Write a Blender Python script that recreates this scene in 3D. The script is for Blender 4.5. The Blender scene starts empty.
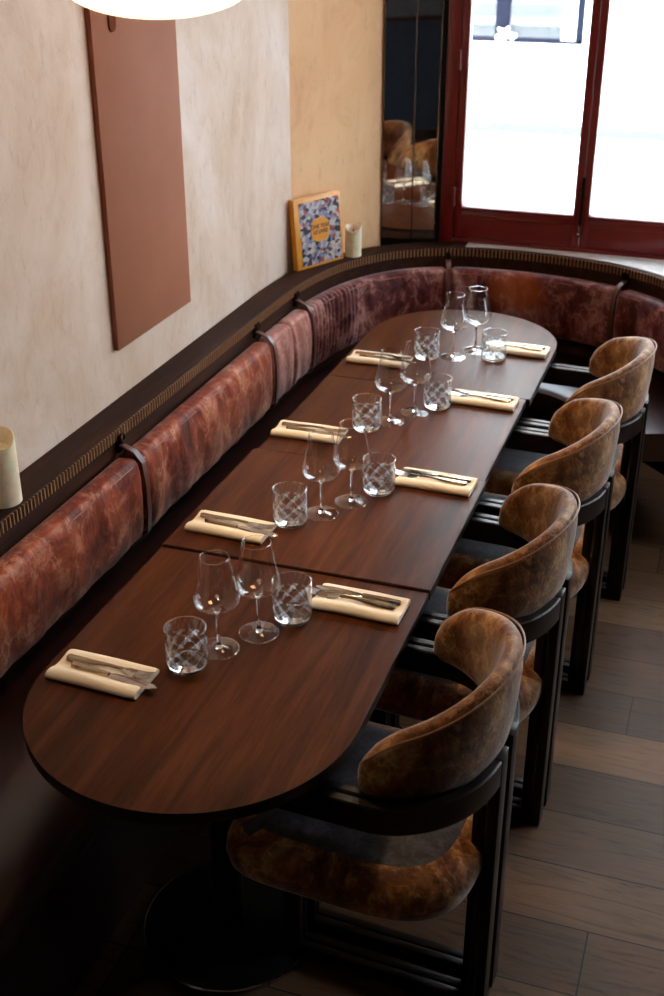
import bpy, bmesh, math, random
from mathutils import Vector, Matrix, Euler
random.seed(7)
PI = math.pi
SC = bpy.context.scene
COL = SC.collection

# ------------------------------------------------------------------ materials
def lin(c):
    return tuple(((v/255.)/12.92 if v/255. <= .04045 else ((v/255.+.055)/1.055)**2.4) for v in c) + (1.,)

class NT:
    def __init__(s, name):
        s.m = bpy.data.materials.new(name); s.m.use_nodes = True
        s.t = s.m.node_tree; s.t.nodes.clear()
        s.out = s.n('ShaderNodeOutputMaterial')
        s.tc = None
    def n(s, typ, **kw):
        nd = s.t.nodes.new(typ)
        for k, v in kw.items():
            if k.startswith('i_'):
                key = k[2:]
                nd.inputs[int(key) if key.isdigit() else key.replace('_', ' ')].default_value = v
            else: setattr(nd, k, v)
        return nd
    def l(s, a, ao, b, bi): s.t.links.new(a.outputs[ao], b.inputs[bi])
    def coords(s, scale=(1, 1, 1), rot=(0, 0, 0), loc=(0, 0, 0)):
        if s.tc is None: s.tc = s.n('ShaderNodeTexCoord')
        mp = s.n('ShaderNodeMapping'); s.l(s.tc, 'Object', mp, 'Vector')
        mp.inputs['Scale'].default_value = scale; mp.inputs['Rotation'].default_value = rot; mp.inputs['Location'].default_value = loc
        return mp
    def noise(s, mp, scale, detail=4, rough=.55, dist=0.):
        nd = s.n('ShaderNodeTexNoise'); nd.inputs['Scale'].default_value = scale
        nd.inputs['Detail'].default_value = detail; nd.inputs['Roughness'].default_value = rough; nd.inputs['Distortion'].default_value = dist
        s.l(mp, 0, nd, 'Vector'); return nd
    def ramp(s, src, so, stops, interp='LINEAR'):
        r = s.n('ShaderNodeValToRGB'); r.color_ramp.interpolation = interp
        e = r.color_ramp.elements
        while len(e) < len(stops): e.new(.5)
        for el, (p, c) in zip(e, stops): el.position = p; el.color = c
        s.l(src, so, r, 0); return r
    def mix(s, fac, a, b, mode='MIX'):
        nd = s.n('ShaderNodeMix', data_type='RGBA', blend_type=mode)
        if isinstance(fac, (int, float)): nd.inputs[0].default_value = fac
        else: s.t.links.new(fac, nd.inputs[0])
        for v, i in ((a, 6), (b, 7)):
            if isinstance(v, tuple): nd.inputs[i].default_value = v
            else: s.t.links.new(v, nd.inputs[i])
        return nd.outputs[2]
    def bsdf(s, color, rough=.5, metal=0., **kw):
        b = s.n('ShaderNodeBsdfPrincipled')
        if isinstance(color, tuple): b.inputs['Base Color'].default_value = color
        else: s.t.links.new(color, b.inputs['Base Color'])
        if isinstance(rough, (int, float)): b.inputs['Roughness'].default_value = rough
        else: s.t.links.new(rough, b.inputs['Roughness'])
        b.inputs['Metallic'].default_value = metal
        for k, v in kw.items(): b.inputs[k.replace('_', ' ')].default_value = v
        s.l(b, 0, s.out, 0); s.b = b; return b
    def bump(s, h, strength=.3, dist=.002):
        bp = s.n('ShaderNodeBump'); bp.inputs['Strength'].default_value = strength; bp.inputs['Distance'].default_value = dist
        s.t.links.new(h, bp.inputs['Height']); s.l(bp, 0, s.b, 'Normal'); return bp

def plain(name, c, rough=.5, metal=0., **kw):
    n = NT(name)
    mp = n.coords(); ns = n.noise(mp, 40, 3)
    r = n.ramp(ns, 0, [(0.3, tuple(v*.9 for v in lin(c)[:3]) + (1,)), (.7, tuple(min(1, v*1.08) for v in lin(c)[:3]) + (1,))])
    n.bsdf(r.outputs[0], rough, metal, **kw); return n.m

def plaster(name, base, light, dark, sc=1.):
    n = NT(name)
    a = n.noise(n.coords((1, 1, .7)), 2.2*sc, 6, .6, .6)
    r1 = n.ramp(a, 0, [(.3, lin(dark)), (.5, lin(base)), (.72, lin(light))])
    st = n.noise(n.coords((1.6, 1.6, 1.)), 9*sc, 9, .72, .8)
    r2 = n.ramp(st, 0, [(.34, (.70, .58, .48, 1)), (.44, (.90, .86, .82, 1)), (.54, (1, 1, 1, 1))])
    f = n.noise(n.coords((1, 1, .35), loc=(2, 5, 1)), 38, 7, .75, .4)
    rf = n.ramp(f, 0, [(.33, (.62, .5, .4, 1)), (.40, (.93, .9, .87, 1)), (.46, (1, 1, 1, 1))])
    c = n.mix(.34, r1.outputs[0], r2.outputs[0], 'MULTIPLY'); c = n.mix(.4, c, rf.outputs[0], 'MULTIPLY')
    n.bsdf(c, .75)
    n.bump(st.outputs[0], .25, .004); return n.m

def wood(name, dark, mid, light, axis='Y', rough=.35, sc=1., coat=0., bump=.08, spec=.5):
    n = NT(name)
    s = {'X': (.6, 9, 9), 'Y': (9, .6, 9), 'Z': (9, 9, .6)}[axis]
    a = n.noise(n.coords(tuple(v*sc for v in s)), 3.5, 8, .62, .5)
    fine = n.noise(n.coords(tuple(v*sc*4 for v in s)), 9, 4, .6)
    r = n.ramp(a, 0, [(.3, lin(dark)), (.5, lin(mid)), (.72, lin(light))])
    rf = n.ramp(fine, 0, [(.35, (.72, .7, .68, 1)), (.55, (1, 1, 1, 1))])
    c = n.mix(.6, r.outputs[0], rf.outputs[0], 'MULTIPLY')
    n.bsdf(c, rough, Coat_Weight=coat, Coat_Roughness=.25, Specular_IOR_Level=spec)
    n.bump(fine.outputs[0], bump, .001); return n.m

def velvet(name, dark, mid, light, pale, sc=1., sheen=.35, tint=(1, .85, .7, 1), stretch=(1, 1, .7), patch=None):
    """crushed velvet: broad pressed patches broken up by fine creased pile"""
    n = NT(name)
    a = n.noise(n.coords(stretch), 6*sc, 10, .66, .7)
    b = n.noise(n.coords(stretch, loc=(3.1, 1.7, 5.2)), 24*sc, 8, .72, 2.6)
    v = n.noise(n.coords((1, 1, .8), loc=(1, 4, 9)), 11*sc, 9, .68, 1.6)
    r = n.ramp(a, 0, [(.38, lin(dark)), (.46, lin(mid)), (.54, lin(light)), (.63, lin(pale))])
    rb = n.ramp(b, 0, [(.40, lin(dark)), (.5, lin(mid)), (.60, lin(light))])
    rv = n.ramp(v, 0, [(.42, lin(dark)), (.50, lin(mid)), (.56, lin(light)), (.62, lin(pale))])
    c = n.mix(.35, r.outputs[0], rb.outputs[0]); c = n.mix(.34, c, rv.outputs[0])
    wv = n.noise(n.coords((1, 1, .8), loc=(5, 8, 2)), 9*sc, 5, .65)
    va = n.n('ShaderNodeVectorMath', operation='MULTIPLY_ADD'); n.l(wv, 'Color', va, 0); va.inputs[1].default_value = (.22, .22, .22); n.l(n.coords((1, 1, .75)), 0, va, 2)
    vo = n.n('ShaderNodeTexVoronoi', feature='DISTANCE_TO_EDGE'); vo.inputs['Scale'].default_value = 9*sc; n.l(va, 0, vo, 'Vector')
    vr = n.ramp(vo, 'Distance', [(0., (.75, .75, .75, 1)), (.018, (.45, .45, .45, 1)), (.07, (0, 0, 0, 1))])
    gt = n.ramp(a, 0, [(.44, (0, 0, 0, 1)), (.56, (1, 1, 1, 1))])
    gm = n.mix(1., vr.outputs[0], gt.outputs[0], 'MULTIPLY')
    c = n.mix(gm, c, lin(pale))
    if patch:
        (px, py, pz), rad, col = patch
        pm = n.coords((1/rad[0], 1/rad[1], 1/rad[2]), loc=(-px/rad[0], -py/rad[1], -pz/rad[2]))
        ln = n.n('ShaderNodeVectorMath', operation='LENGTH'); n.l(pm, 0, ln, 0)
        ad = n.n('ShaderNodeMath', operation='MULTIPLY_ADD'); n.l(v, 0, ad, 0); ad.inputs[1].default_value = 1.6; n.t.links.new(ln.outputs['Value'], ad.inputs[2])
        pr = n.ramp(ad, 0, [(.0, (.75, .75, .75, 1)), (.98, (.75, .75, .75, 1)), (1., (0, 0, 0, 1))])
        sc_ = n.n('ShaderNodeMath', operation='MULTIPLY'); n.l(ad, 0, sc_, 0); sc_.inputs[1].default_value = .5
        pr = n.ramp(sc_, 0, [(.62, (.8, .8, .8, 1)), (.88, (0, 0, 0, 1))])
        c = n.mix(pr.outputs[0], c, lin(col))
    n.bsdf(c, .55, Sheen_Weight=sheen, Sheen_Roughness=.35, Sheen_Tint=tint, Specular_IOR_Level=.2)
    n.bump(b.outputs[0], .3, .005); return n.m

def thin_glass(name):
    n = NT(name)
    lw = n.n('ShaderNodeLayerWeight'); lw.inputs['Blend'].default_value = .5
    pw = n.n('ShaderNodeMath', operation='POWER'); n.l(lw, 'Facing', pw, 0); pw.inputs[1].default_value = 3.
    fr = n.n('ShaderNodeMath', operation='MULTIPLY_ADD'); n.l(pw, 0, fr, 0); fr.inputs[1].default_value = .9; fr.inputs[2].default_value = .06
    tr = n.n('ShaderNodeBsdfTransparent'); tr.inputs[0].default_value = (.97, .98, .98, 1)
    gl = n.n('ShaderNodeBsdfGlossy'); gl.inputs['Roughness'].default_value = .02
    mx = n.n('ShaderNodeMixShader'); n.l(fr, 0, mx, 0); n.l(tr, 0, mx, 1); n.l(gl, 0, mx, 2)
    n.l(mx, 0, n.out, 0); return n.m

def glass(name, rough=0., tint=(1, 1, 1, 1)):
    n = NT(name); g = n.n('ShaderNodeBsdfGlass'); g.inputs['IOR'].default_value = 1.5
    g.inputs['Roughness'].default_value = rough; g.inputs['Color'].default_value = tint
    n.l(g, 0, n.out, 0); return n.m

def emission(name, c, st):
    n = NT(name); e = n.n('ShaderNodeEmission'); e.inputs[0].default_value = lin(c); e.inputs[1].default_value = st
    n.l(e, 0, n.out, 0); return n.m

def floor_mat():
    n = NT('oak_planks')
    br = n.n('ShaderNodeTexBrick'); mp = n.coords(loc=(-1.2, .014, 0)); n.l(mp, 0, br, 'Vector')
    br.offset = .4286; br.offset_frequency = 5; br.squash = 1
    for k, v in (('Scale', 1.), ('Mortar Size', .0022), ('Mortar Smooth', .3), ('Bias', 0.), ('Brick Width', 1.75), ('Row Height', .193)): br.inputs[k].default_value = v
    br.inputs['Color1'].default_value = (0, 0, 0, 1); br.inputs['Color2'].default_value = (1, 1, 1, 1); br.inputs['Mortar'].default_value = (.5, .5, .5, 1)
    tone = n.ramp(br, 'Color', [(0, lin((84, 61, 44))), (.5, lin((102, 74, 52))), (1, lin((122, 90, 64)))])
    a = n.noise(n.coords((.8, 7, 1)), 3.2, 10, .7, 3.0)
    g = n.ramp(a, 0, [(.36, (.30, .25, .22, 1)), (.44, (.80, .77, .74, 1)), (.56, (1, 1, 1, 1))])
    f = n.noise(n.coords((3, 60, 1)), 6, 4, .6)
    fr = n.ramp(f, 0, [(.3, (.7, .68, .66, 1)), (.6, (1, 1, 1, 1))])
    c = n.mix(.8, tone.outputs[0], g.outputs[0], 'MULTIPLY'); c = n.mix(.5, c, fr.outputs[0], 'MULTIPLY')
    c = n.mix(br.outputs['Fac'], c, lin((28, 20, 16)))
    n.bsdf(c, .5, Specular_IOR_Level=.22); n.bump(a.outputs[0], .2, .002); return n.m

def collage_mat():
    n = NT('book_collage')
    v = n.n('ShaderNodeTexVoronoi'); v.inputs['Scale'].default_value = 62; mp = n.coords((1, 1, 1.2)); n.l(mp, 0, v, 'Vector')
    sep = n.n('ShaderNodeSeparateColor'); n.l(v, 'Color', sep, 0)
    r = n.ramp(sep, 0, [(0, lin((34, 32, 52))), (.17, lin((150, 142, 164))), (.36, lin((186, 178, 180))), (.52, lin((84, 66, 100))),
                        (.62, lin((200, 186, 168))), (.74, lin((176, 74, 44))), (.80, lin((116, 124, 150))), (.90, lin((26, 24, 32)))], 'CONSTANT')
    n.bsdf(r.outputs[0], .35); return n.m

def painted(name, c, rough=.35):
    return plain(name, c, rough)

M = {}
M['plaster'] = plaster('limewash_plaster', (212, 188, 170), (226, 210, 202), (196, 164, 138))
M['ochre'] = plaster('ochre_plaster', (240, 188, 138), (244, 198, 150), (233, 176, 124), .6)
M['navy'] = plain('navy_wall', (26, 34, 52), .6)
M['greywall'] = plain('grey_wall', (86, 84, 86), .7)
M['backwall'] = plain('brown_wall', (92, 70, 56), .7)
M['ceiling'] = plain('ceiling_paint', (84, 74, 63), .8)
M['floor'] = floor_mat()
M['walnut'] = wood('walnut_table', (56, 26, 9), (78, 39, 16), (100, 54, 25), 'Y', .36, 1., .0, .08, .1)
M['railwood'] = wood('dark_rail_wood', (36, 18, 11), (54, 28, 17), (74, 42, 26), 'Y', .6, 1., .0, .05, .12)
M['edgewood'] = plain('black_edge', (24, 15, 11), .45)
M['framewood'] = wood('black_ash_frame', (16, 9, 7), (24, 14, 10), (33, 20, 15), 'X', .36, 1., .0, .08, .3)
M['inlay'] = plain('pale_inlay', (150, 106, 68), .45)
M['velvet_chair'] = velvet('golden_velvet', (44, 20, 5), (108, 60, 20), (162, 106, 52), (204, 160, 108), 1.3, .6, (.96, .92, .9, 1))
M['seat_top_sheen'] = velvet('velvet_painted_sheen', (38, 33, 33), (54, 49, 51), (68, 64, 68), (92, 90, 96), 2.4, .9, (.85, .9, 1, 1))  # grey window sheen on the golden velvet, put into the colour
M['piping_chair'] = plain('golden_piping', (128, 76, 30), .5, Sheen_Weight=.5)
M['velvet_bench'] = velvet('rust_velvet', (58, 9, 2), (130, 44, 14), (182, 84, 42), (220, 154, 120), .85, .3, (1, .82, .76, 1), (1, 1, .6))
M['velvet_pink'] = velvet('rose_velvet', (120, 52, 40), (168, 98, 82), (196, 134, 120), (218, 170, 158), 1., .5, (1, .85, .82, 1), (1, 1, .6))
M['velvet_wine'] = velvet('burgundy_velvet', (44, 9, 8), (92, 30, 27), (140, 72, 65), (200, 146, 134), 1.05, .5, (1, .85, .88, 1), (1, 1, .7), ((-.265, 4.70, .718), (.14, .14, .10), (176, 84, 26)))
M['piping_bench'] = plain('rust_piping', (150, 76, 48), .5)
M['leather'] = plain('oxblood_leather', (60, 22, 18), .32)
M['seatleather'] = plain('brown_seat_leather', (46, 20, 15), .3, Specular_IOR_Level=.85)
M['strap'] = plain('brown_strap_leather', (92, 50, 40), .35)
M['benchred'] = plain('bench_red_panel', (44, 10, 8), .5)
M['blackmetal'] = plain('black_metal', (14, 13, 13), .4, .6)
M['tab'] = plain('tab_leather', (104, 52, 28), .85, Specular_IOR_Level=.05)
M['hook'] = plain('dark_bronze', (60, 44, 34), .25, .9)
M['redpaint'] = painted('oxblood_paint', (112, 22, 18), .32)
M['chrome'] = plain('chrome', (200, 200, 200), .12, 1.)
M['steel'] = plain('cutlery_steel', (190, 182, 174), .16, 1.)
M['brass'] = plain('cutlery_warm', (180, 158, 128), .2, 1.)
M['brassstrip'] = plain('edge_strip', (150, 134, 112), .25, .9)
M['mirror'] = plain('mirror_glass', (205, 200, 196), .015, 1.)
M['frost'] = None
M['wax'] = plain('ivory_wax', (246, 232, 200), .45, Subsurface_Weight=.25, Subsurface_Scale=.02)
M['wick'] = plain('wick', (190, 150, 90), .6)
M['yellow'] = plain('book_yellow', (226, 150, 36), .4)
M['paper'] = plain('book_pages', (228, 216, 196), .7)
M['ink'] = plain('book_ink', (110, 40, 30), .5)
M['collage'] = collage_mat()
M['thin'] = thin_glass('thin_wine_glass')
M['stem'] = glass('stem_glass')
M['cut'] = glass('cut_glass')
n = NT('ground_cut_glass')
g = n.n('ShaderNodeBsdfGlass'); g.inputs['IOR'].default_value = 1.2; g.inputs['Roughness'].default_value = .25
tl = n.n('ShaderNodeBsdfTranslucent'); tl.inputs[0].default_value = (.9, .92, .95, 1)
gl = n.n('ShaderNodeBsdfGlossy'); gl.inputs['Roughness'].default_value = .15
tr = n.n('ShaderNodeBsdfTransparent')
m1 = n.n('ShaderNodeMixShader'); m1.inputs[0].default_value = .6; n.l(tr, 0, m1, 1); n.l(tl, 0, m1, 2)
m2 = n.n('ShaderNodeMixShader'); m2.inputs[0].default_value = .4; n.l(m1, 0, m2, 1); n.l(gl, 0, m2, 2); n.l(m2, 0, n.out, 0)
n.t.nodes.remove(g); M['frost'] = n.m
M['lamp'] = emission('opal_fill_lamp', (255, 200, 138), 19.)  # glow of the added middle pendant
M['lampdim'] = emission('opal_lamp_low', (255, 222, 176), 4.5)
M['cord'] = plain('lamp_cord', (40, 34, 28), .6)
M['asphalt'] = plain('pale_street', (205, 208, 210), .9)
M['pavement'] = plain('pale_pavement', (222, 222, 220), .9)
M['kerb'] = plain('kerb_stone', (84, 85, 88), .9)
M['facade'] = plain('white_facade', (236, 236, 234), .9)
M['shopblue'] = plain('shop_blue', (15, 20, 36), .5, Specular_IOR_Level=.1)
M['shopgrey'] = plain('shop_interior_grey', (48, 54, 64), .7)
M['shoppale'] = plain('shop_pale', (84, 91, 100), .7)
M['whitepaper'] = plain('white_paper', (250, 250, 250), .8)
M['sill'] = plain('white_sill', (238, 236, 232), .25)

n = NT('terracotta_board')
ns = n.noise(n.coords(), 3, 5, .6); fn = n.noise(n.coords(), 140, 3, .6)
rr = n.ramp(ns, 0, [(.3, lin((146, 90, 64))), (.7, lin((158, 100, 74)))])
n.bsdf(rr.outputs[0], .7, Specular_IOR_Level=.15); n.bump(fn.outputs[0], .15, .001); M['panel'] = n.m
M['paneledge'] = plain('terracotta_edge', (140, 78, 50), .6)
n = NT('napkin_linen')
wv = n.noise(n.coords(), 500, 2, .6); big = n.noise(n.coords(), 14, 3, .5)
rr = n.ramp(big, 0, [(.3, lin((248, 226, 194))), (.7, lin((252, 236, 210)))])
n.bsdf(rr.outputs[0], .8, Sheen_Weight=.1); n.bump(wv.outputs[0], .2, .0006); M['napkin'] = n.m

# ------------------------------------------------------------------ helpers
def link(name, me, mat, parent=None, loc=(0, 0, 0), rotz=0.):
    o = bpy.data.objects.new(name, me); COL.objects.link(o)
    if mat is not None and not me.materials: me.materials.append(mat)
    o.location = loc; o.rotation_euler = (0, 0, rotz)
    if parent is not None: o.parent = parent
    return o

def from_bm(name, bm, mat, parent=None, loc=(0, 0, 0), rotz=0., smooth=True, angle=40):
    bmesh.ops.remove_doubles(bm, verts=bm.verts, dist=1e-6)
    bmesh.ops.recalc_face_normals(bm, faces=bm.faces)
    me = bpy.data.meshes.new(name); bm.to_mesh(me); bm.free()
    if smooth:
        for p in me.polygons: p.use_smooth = True
        me.set_sharp_from_angle(angle=math.radians(angle))
    return link(name, me, mat, parent, loc, rotz)

def box(bm, c, s, bevel=0., rot=None, seg=2):
    r = bmesh.ops.create_cube(bm, size=1.)
    vs = r['verts']
    for v in vs: v.co = Vector((v.co.x*s[0], v.co.y*s[1], v.co.z*s[2]))
    if bevel > 0:
        es = list({e for v in vs for e in v.link_edges})
        rb = bmesh.ops.bevel(bm, geom=es, offset=bevel, segments=seg, affect='EDGES', profile=.5)
        vs = list({v for f in rb['faces'] for v in f.verts} | {v for v in vs if v.is_valid})
        # all verts connected
        seen = set(vs); st = list(vs)
        while st:
            v = st.pop()
            for e in v.link_edges:
                w = e.other_vert(v)
                if w not in seen: seen.add(w); st.append(w)
        vs = list(seen)
    m = rot.to_4x4() if rot is not None else Matrix.Identity(4)
    for v in vs: v.co = (m @ v.co) + Vector(c)
    return vs

def boxobj(name, c, s, mat, parent=None, bevel=0., rot=None, **kw):
    bm = bmesh.new(); box(bm, c, s, bevel, rot); return from_bm(name, bm, mat, parent, **kw)

def loft(bm, rings, closed=True, cap=True):
    rv = [[bm.verts.new(p) for p in r] for r in rings]
    k = len(rings[0])
    for a, b in zip(rv[:-1], rv[1:]):
        for i in range(k if closed else k-1):
            j = (i+1) % k
            try: bm.faces.new((a[i], a[j], b[j], b[i]))
            except ValueError: pass
    if cap and closed:
        for r in (rv[0], rv[-1]):
            try: bm.faces.new(r)
            except ValueError: pass
    return rv

def lathe(bm, prof, n=40, c=(0, 0, 0)):
    rings = []
    for i in range(n):
        a = 2*PI*i/n
        rings.append([(c[0]+r*math.cos(a), c[1]+r*math.sin(a), c[2]+z) for r, z in prof])
    rv = []
    poles = {}
    for i, r in enumerate(rings):
        row = []
        for j, p in enumerate(r):
            if prof[j][0] < 1e-6:
                if j not in poles: poles[j] = bm.verts.new(p)
                row.append(poles[j])
            else: row.append(bm.verts.new(p))
        rv.append(row)
    for i in range(n):
        a, b = rv[i], rv[(i+1) % n]
        for j in range(len(prof)-1):
            q = []
            for v in (a[j], b[j], b[j+1], a[j+1]):
                if v not in q: q.append(v)
            if len(q) >= 3:
                try: bm.faces.new(q)
                except ValueError: pass

def tube(bm, pts, r, n=8, closed=False):
    pts = [Vector(p) for p in pts]; rings = []
    N = len(pts); prev = None
    for i, p in enumerate(pts):
        if closed: t = pts[(i+1) % N]-pts[i-1]
        else: t = pts[min(i+1, N-1)]-pts[max(i-1, 0)]
        t.normalize()
        up = Vector((0, 0, 1)) if abs(t.z) < .95 else Vector((1, 0, 0))
        if prev is None: a = t.cross(up).normalized()
        else: a = (prev-t*prev.dot(t)).normalized()
        b = t.cross(a); prev = a
        rr = r[i] if isinstance(r, (list, tuple)) else r
        rings.append([tuple(p+a*rr*math.cos(2*PI*k/n)+b*rr*math.sin(2*PI*k/n)) for k in range(n)])
    if closed: rings.append(rings[0])
    loft(bm, rings, True, not closed)

def prism(bm, poly, z0, z1):
    a = [bm.verts.new((x, y, z0)) for x, y in poly]; b = [bm.verts.new((x, y, z1)) for x, y in poly]
    bm.faces.new(a); bm.faces.new(b)
    for i in range(len(poly)):
        j = (i+1) % len(poly); bm.faces.new((a[i], a[j], b[j], b[i]))

def empty(name, loc=(0, 0, 0), rotz=0.):
    o = bpy.data.objects.new(name, None); COL.objects.link(o); o.location = loc; o.rotation_euler = (0, 0, rotz)
    o.empty_display_size = .1
    return o

def tag(o, label, cat, group=None, kind=None):
    o['label'] = label; o['category'] = cat
    if group: o['group'] = group
    if kind: o['kind'] = kind
    return o

def struct(o, label=None):
    o['kind'] = 'structure'
    if label: o['label'] = label
    return o

def copy_tree(o, parent=None):
    c = o.copy(); COL.objects.link(c)
    if parent is not None:
        c.parent = parent; c.matrix_parent_inverse = o.matrix_parent_inverse.copy()
    for ch in [x for x in SC.objects if x.parent == o]: copy_tree(ch, c)
    return c

# ------------------------------------------------------------------ key layout (metres; X from the table's aisle edge, Y away, Z up)
XW = -1.084                      # plastered wall
YWIN = 4.83                      # inner face of the red windows
C0 = Vector((XW, 4.275)); C1 = Vector((-.866, 4.745)); C2 = Vector((-.634, YWIN))
ZCEIL = 3.1
XR = 3.0; YB = -1.6

# ------------------------------------------------------------------ setting
def wall_slab(name, a, b, z0, z1, th, mat):
    """vertical slab with its face through a-b and its thickness away from the room centre"""
    a = Vector(a); b = Vector(b); d = (b-a).normalized(); nrm = Vector((d.y, -d.x))
    if nrm.dot(Vector((0, 2))-(a+b)/2) > 0: nrm = -nrm
    bm = bmesh.new(); prism(bm, [a, b, b+nrm*th, a+nrm*th], z0, z1)
    return struct(from_bm(name, bm, mat, smooth=False))

wall_slab('wall_left', (XW, YB), (XW, 4.275), 0, ZCEIL, .2, M['plaster'])
wall_slab('wall_corner', tuple(C0), tuple(C1), 0, ZCEIL, .02, M['ochre'])
wall_slab('wall_right', (XR, YB), (XR, 3.55), 0, ZCEIL, .2, M['navy'])
wall_slab('wall_right_apron', (XR, 3.55), (XR, 4.6), 0, .9, .2, M['navy'])
wall_slab('wall_right_lintel', (XR, 3.55), (XR, 4.6), 2.8, ZCEIL, .2, M['navy'])
wall_slab('wall_right_pier', (XR, 4.6), (XR, YWIN+.1), 0, ZCEIL, .2, M['navy'])
wall_slab('wall_back', (XW-.2, YB), (XR+.2, YB), 0, ZCEIL, .2, M['greywall'])
struct(boxobj('trim_2', ((XW+XR)/2, YB+.02, .5), (XR-XW, .04, 1.0), M['navy'], smooth=False), 'dark blue panelling on the back wall')
struct(boxobj('trim_3', ((XW+XR)/2, YB+.03, 1.02), (XR-XW, .06, .04), M['railwood'], smooth=False), 'wooden cap on the blue panelling')
struct(boxobj('floor', ((XW-.2+XR+.2)/2, (YB+YWIN)/2, -.05), (XR-XW+.4, YWIN-YB+.3, .1), M['floor'], smooth=False))
struct(boxobj('ceiling', ((XW+XR)/2, (YB+YWIN)/2, ZCEIL+.1), (XR-XW+.8, YWIN-YB+.8, .2), M['ceiling'], smooth=False))
# far wall: apron under the windows, piers and lintel around them
WIN = [(-.634, .505), (.62, 1.74), (1.86, 2.9)]
def far_box(name, x0, x1, z0, z1, mat, y0=YWIN, y1=YWIN+.22):
    return struct(boxobj(name, ((x0+x1)/2, (y0+y1)/2, (z0+z1)/2), (x1-x0, y1-y0, z1-z0), mat, smooth=False))
far_box('wall_far', -1.3, XR+.2, 0, .845, M['redpaint'])
far_box('wall_far_lintel', -1.3, XR+.2, 2.72, ZCEIL, M['plaster'])
far_box('wall_far_pier', .505, .62, .845, 2.72, M['redpaint'])
far_box('wall_far_pier', 1.74, 1.86, .845, 2.72, M['redpaint'])
far_box('wall_far_pier', 2.9, XR+.2, .845, 2.72, M['navy'])
far_box('wall_far_corner', -1.3, -.634, .845, 2.72, M['backwall'], YWIN+.004)
# white sill behind the rail

def window(name, x0, x1, hinges=True, bolt=True):
    """double red casement, one root mesh of jambs with sash, glass and fittings as children"""
    z0, z1 = .845, 2.72; jl = .054 if x0 < 0 else .035; mid = (x0+jl-.035+x1)/2-.003
    bm = bmesh.new(); Y = YWIN+.05
    for (a, b, c, d) in ((x0, x0+jl, z0, z1), (x1-.035, x1, z0, z1), (x0+jl, x1-.035, z1-.05, z1), (x0+jl, x1-.035, z0, z0+.03)):
        box(bm, ((a+b)/2, Y, (c+d)/2), (b-a, .1, d-c), .004)
    root = struct(from_bm(name, bm, M['redpaint']))
    for s, (a, b) in enumerate(((x0+jl+.002, mid-.001), (mid+.001, x1-.037))):
        bm = bmesh.new(); zb, zt = z0+.032, z1-.052; st = .031; rl = .122
        yy = YWIN+.03; th = .05
        box(bm, (a+st/2, yy, (zb+zt)/2), (st, th, zt-zb), .004); box(bm, (b-st/2, yy, (zb+zt)/2), (st, th, zt-zb), .004)
        box(bm, ((a+b)/2, yy, zb+rl/2), (b-a-2*st+.004, th-.006, rl), .003)
        box(bm, ((a+b)/2, yy-.004, zb+rl+.002), (b-a-2*st+.004, th, .016), .005)
        box(bm, ((a+b)/2, yy-.002, zb+rl-.03), (b-a-2*st+.004, th, .008), .003)
        box(bm, ((a+b)/2, yy, zt-.03), (b-a-2*st+.004, th-.006, .06), .003)
        fr = from_bm('sash', bm, M['redpaint'], root)
        boxobj('pane', ((a+b)/2, yy, (zb+rl+zt-.06)/2), (b-a-2*st, .004, zt-.06-zb-rl), M['thin'], fr, smooth=False)
        if hinges:
            hx = a-.002 if s == 0 else b+.002
            for hz in (1.05, 1.58, 2.4):
                bm = bmesh.new(); bmesh.ops.create_cone(bm, cap_ends=True, segments=10, radius1=.008, radius2=.008, depth=.075, matrix=Matrix.Translation((hx, YWIN-.006, hz)))
                box(bm, (hx+(.014 if s == 0 else -.014), YWIN+.003, hz), (.026, .004, .06))
                from_bm('hinge', bm, M['redpaint'], fr)
    if bolt:
        bm = bmesh.new()
        box(bm, (mid, YWIN-.002, 1.055), (.012, .012, .21), .003)
        b = from_bm('bolt', bm, M['blackmetal'], root)
        bm = bmesh.new(); box(bm, (mid, YWIN-.012, .935), (.016, .02, .02), .004)
        box(bm, (mid, YWIN-.012, .962), (.008, .012, .03), .003)
        from_bm('catch', bm, M['chrome'], b)
    return root
bm = bmesh.new()
for y in (3.58, 4.57): box(bm, (XR+.06, y, 1.85), (.08, .06, 1.9), .004)
for z in (.93, 2.77): box(bm, (XR+.06, 4.075, z), (.08, 1.05, .06), .004)
sw = struct(from_bm('fill_window', bm, M['redpaint']))  # added side window, out of view, lets in fill daylight
for y in (4.075,): boxobj('pane', (XR+.06, y, 1.85), (.004, .93, 1.78), M['thin'], sw, smooth=False)  # pane of the added fill window
window('window_1', *WIN[0]); window('window_2', *WIN[1], False, False); window('window_3', *WIN[2], False, False)

# mirror strips on the splayed pier between the ochre wall and the window
d = (C2-C1); L = d.length; d = d.normalized(); nrm = Vector((d.y, -d.x))
angm = math.atan2(d.y, d.x)
mr = struct(from_bm('wall_pier', (lambda b: (prism(b, [C1-nrm*.004, C2-nrm*.004, C2-nrm*.03, C1-nrm*.03], 0, ZCEIL), b)[1])(bmesh.new()), M['blackmetal'], smooth=False))
bnds = [(.006, .5*L), (.5*L+.007, .90*L)]
mroot = empty('mirror_panel', (C1.x, C1.y, .86), angm)
mroot.rotation_euler = (math.radians(.35), 0, angm)
tag(mroot, 'tall narrow mirror in two strips beside the red window', 'mirror')
for (a, b) in bnds:
    boxobj('mirror_strip', ((a+b)/2, -.002, .95), (b-a, .004, 1.88), M['mirror'], mroot, smooth=False)
for x in (.0035, .5*L+.0035, .905*L):
    boxobj('edge_strip', (x, -.004, .95), (.006, .008, 1.88), M['brassstrip'], mroot, .001)

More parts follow.
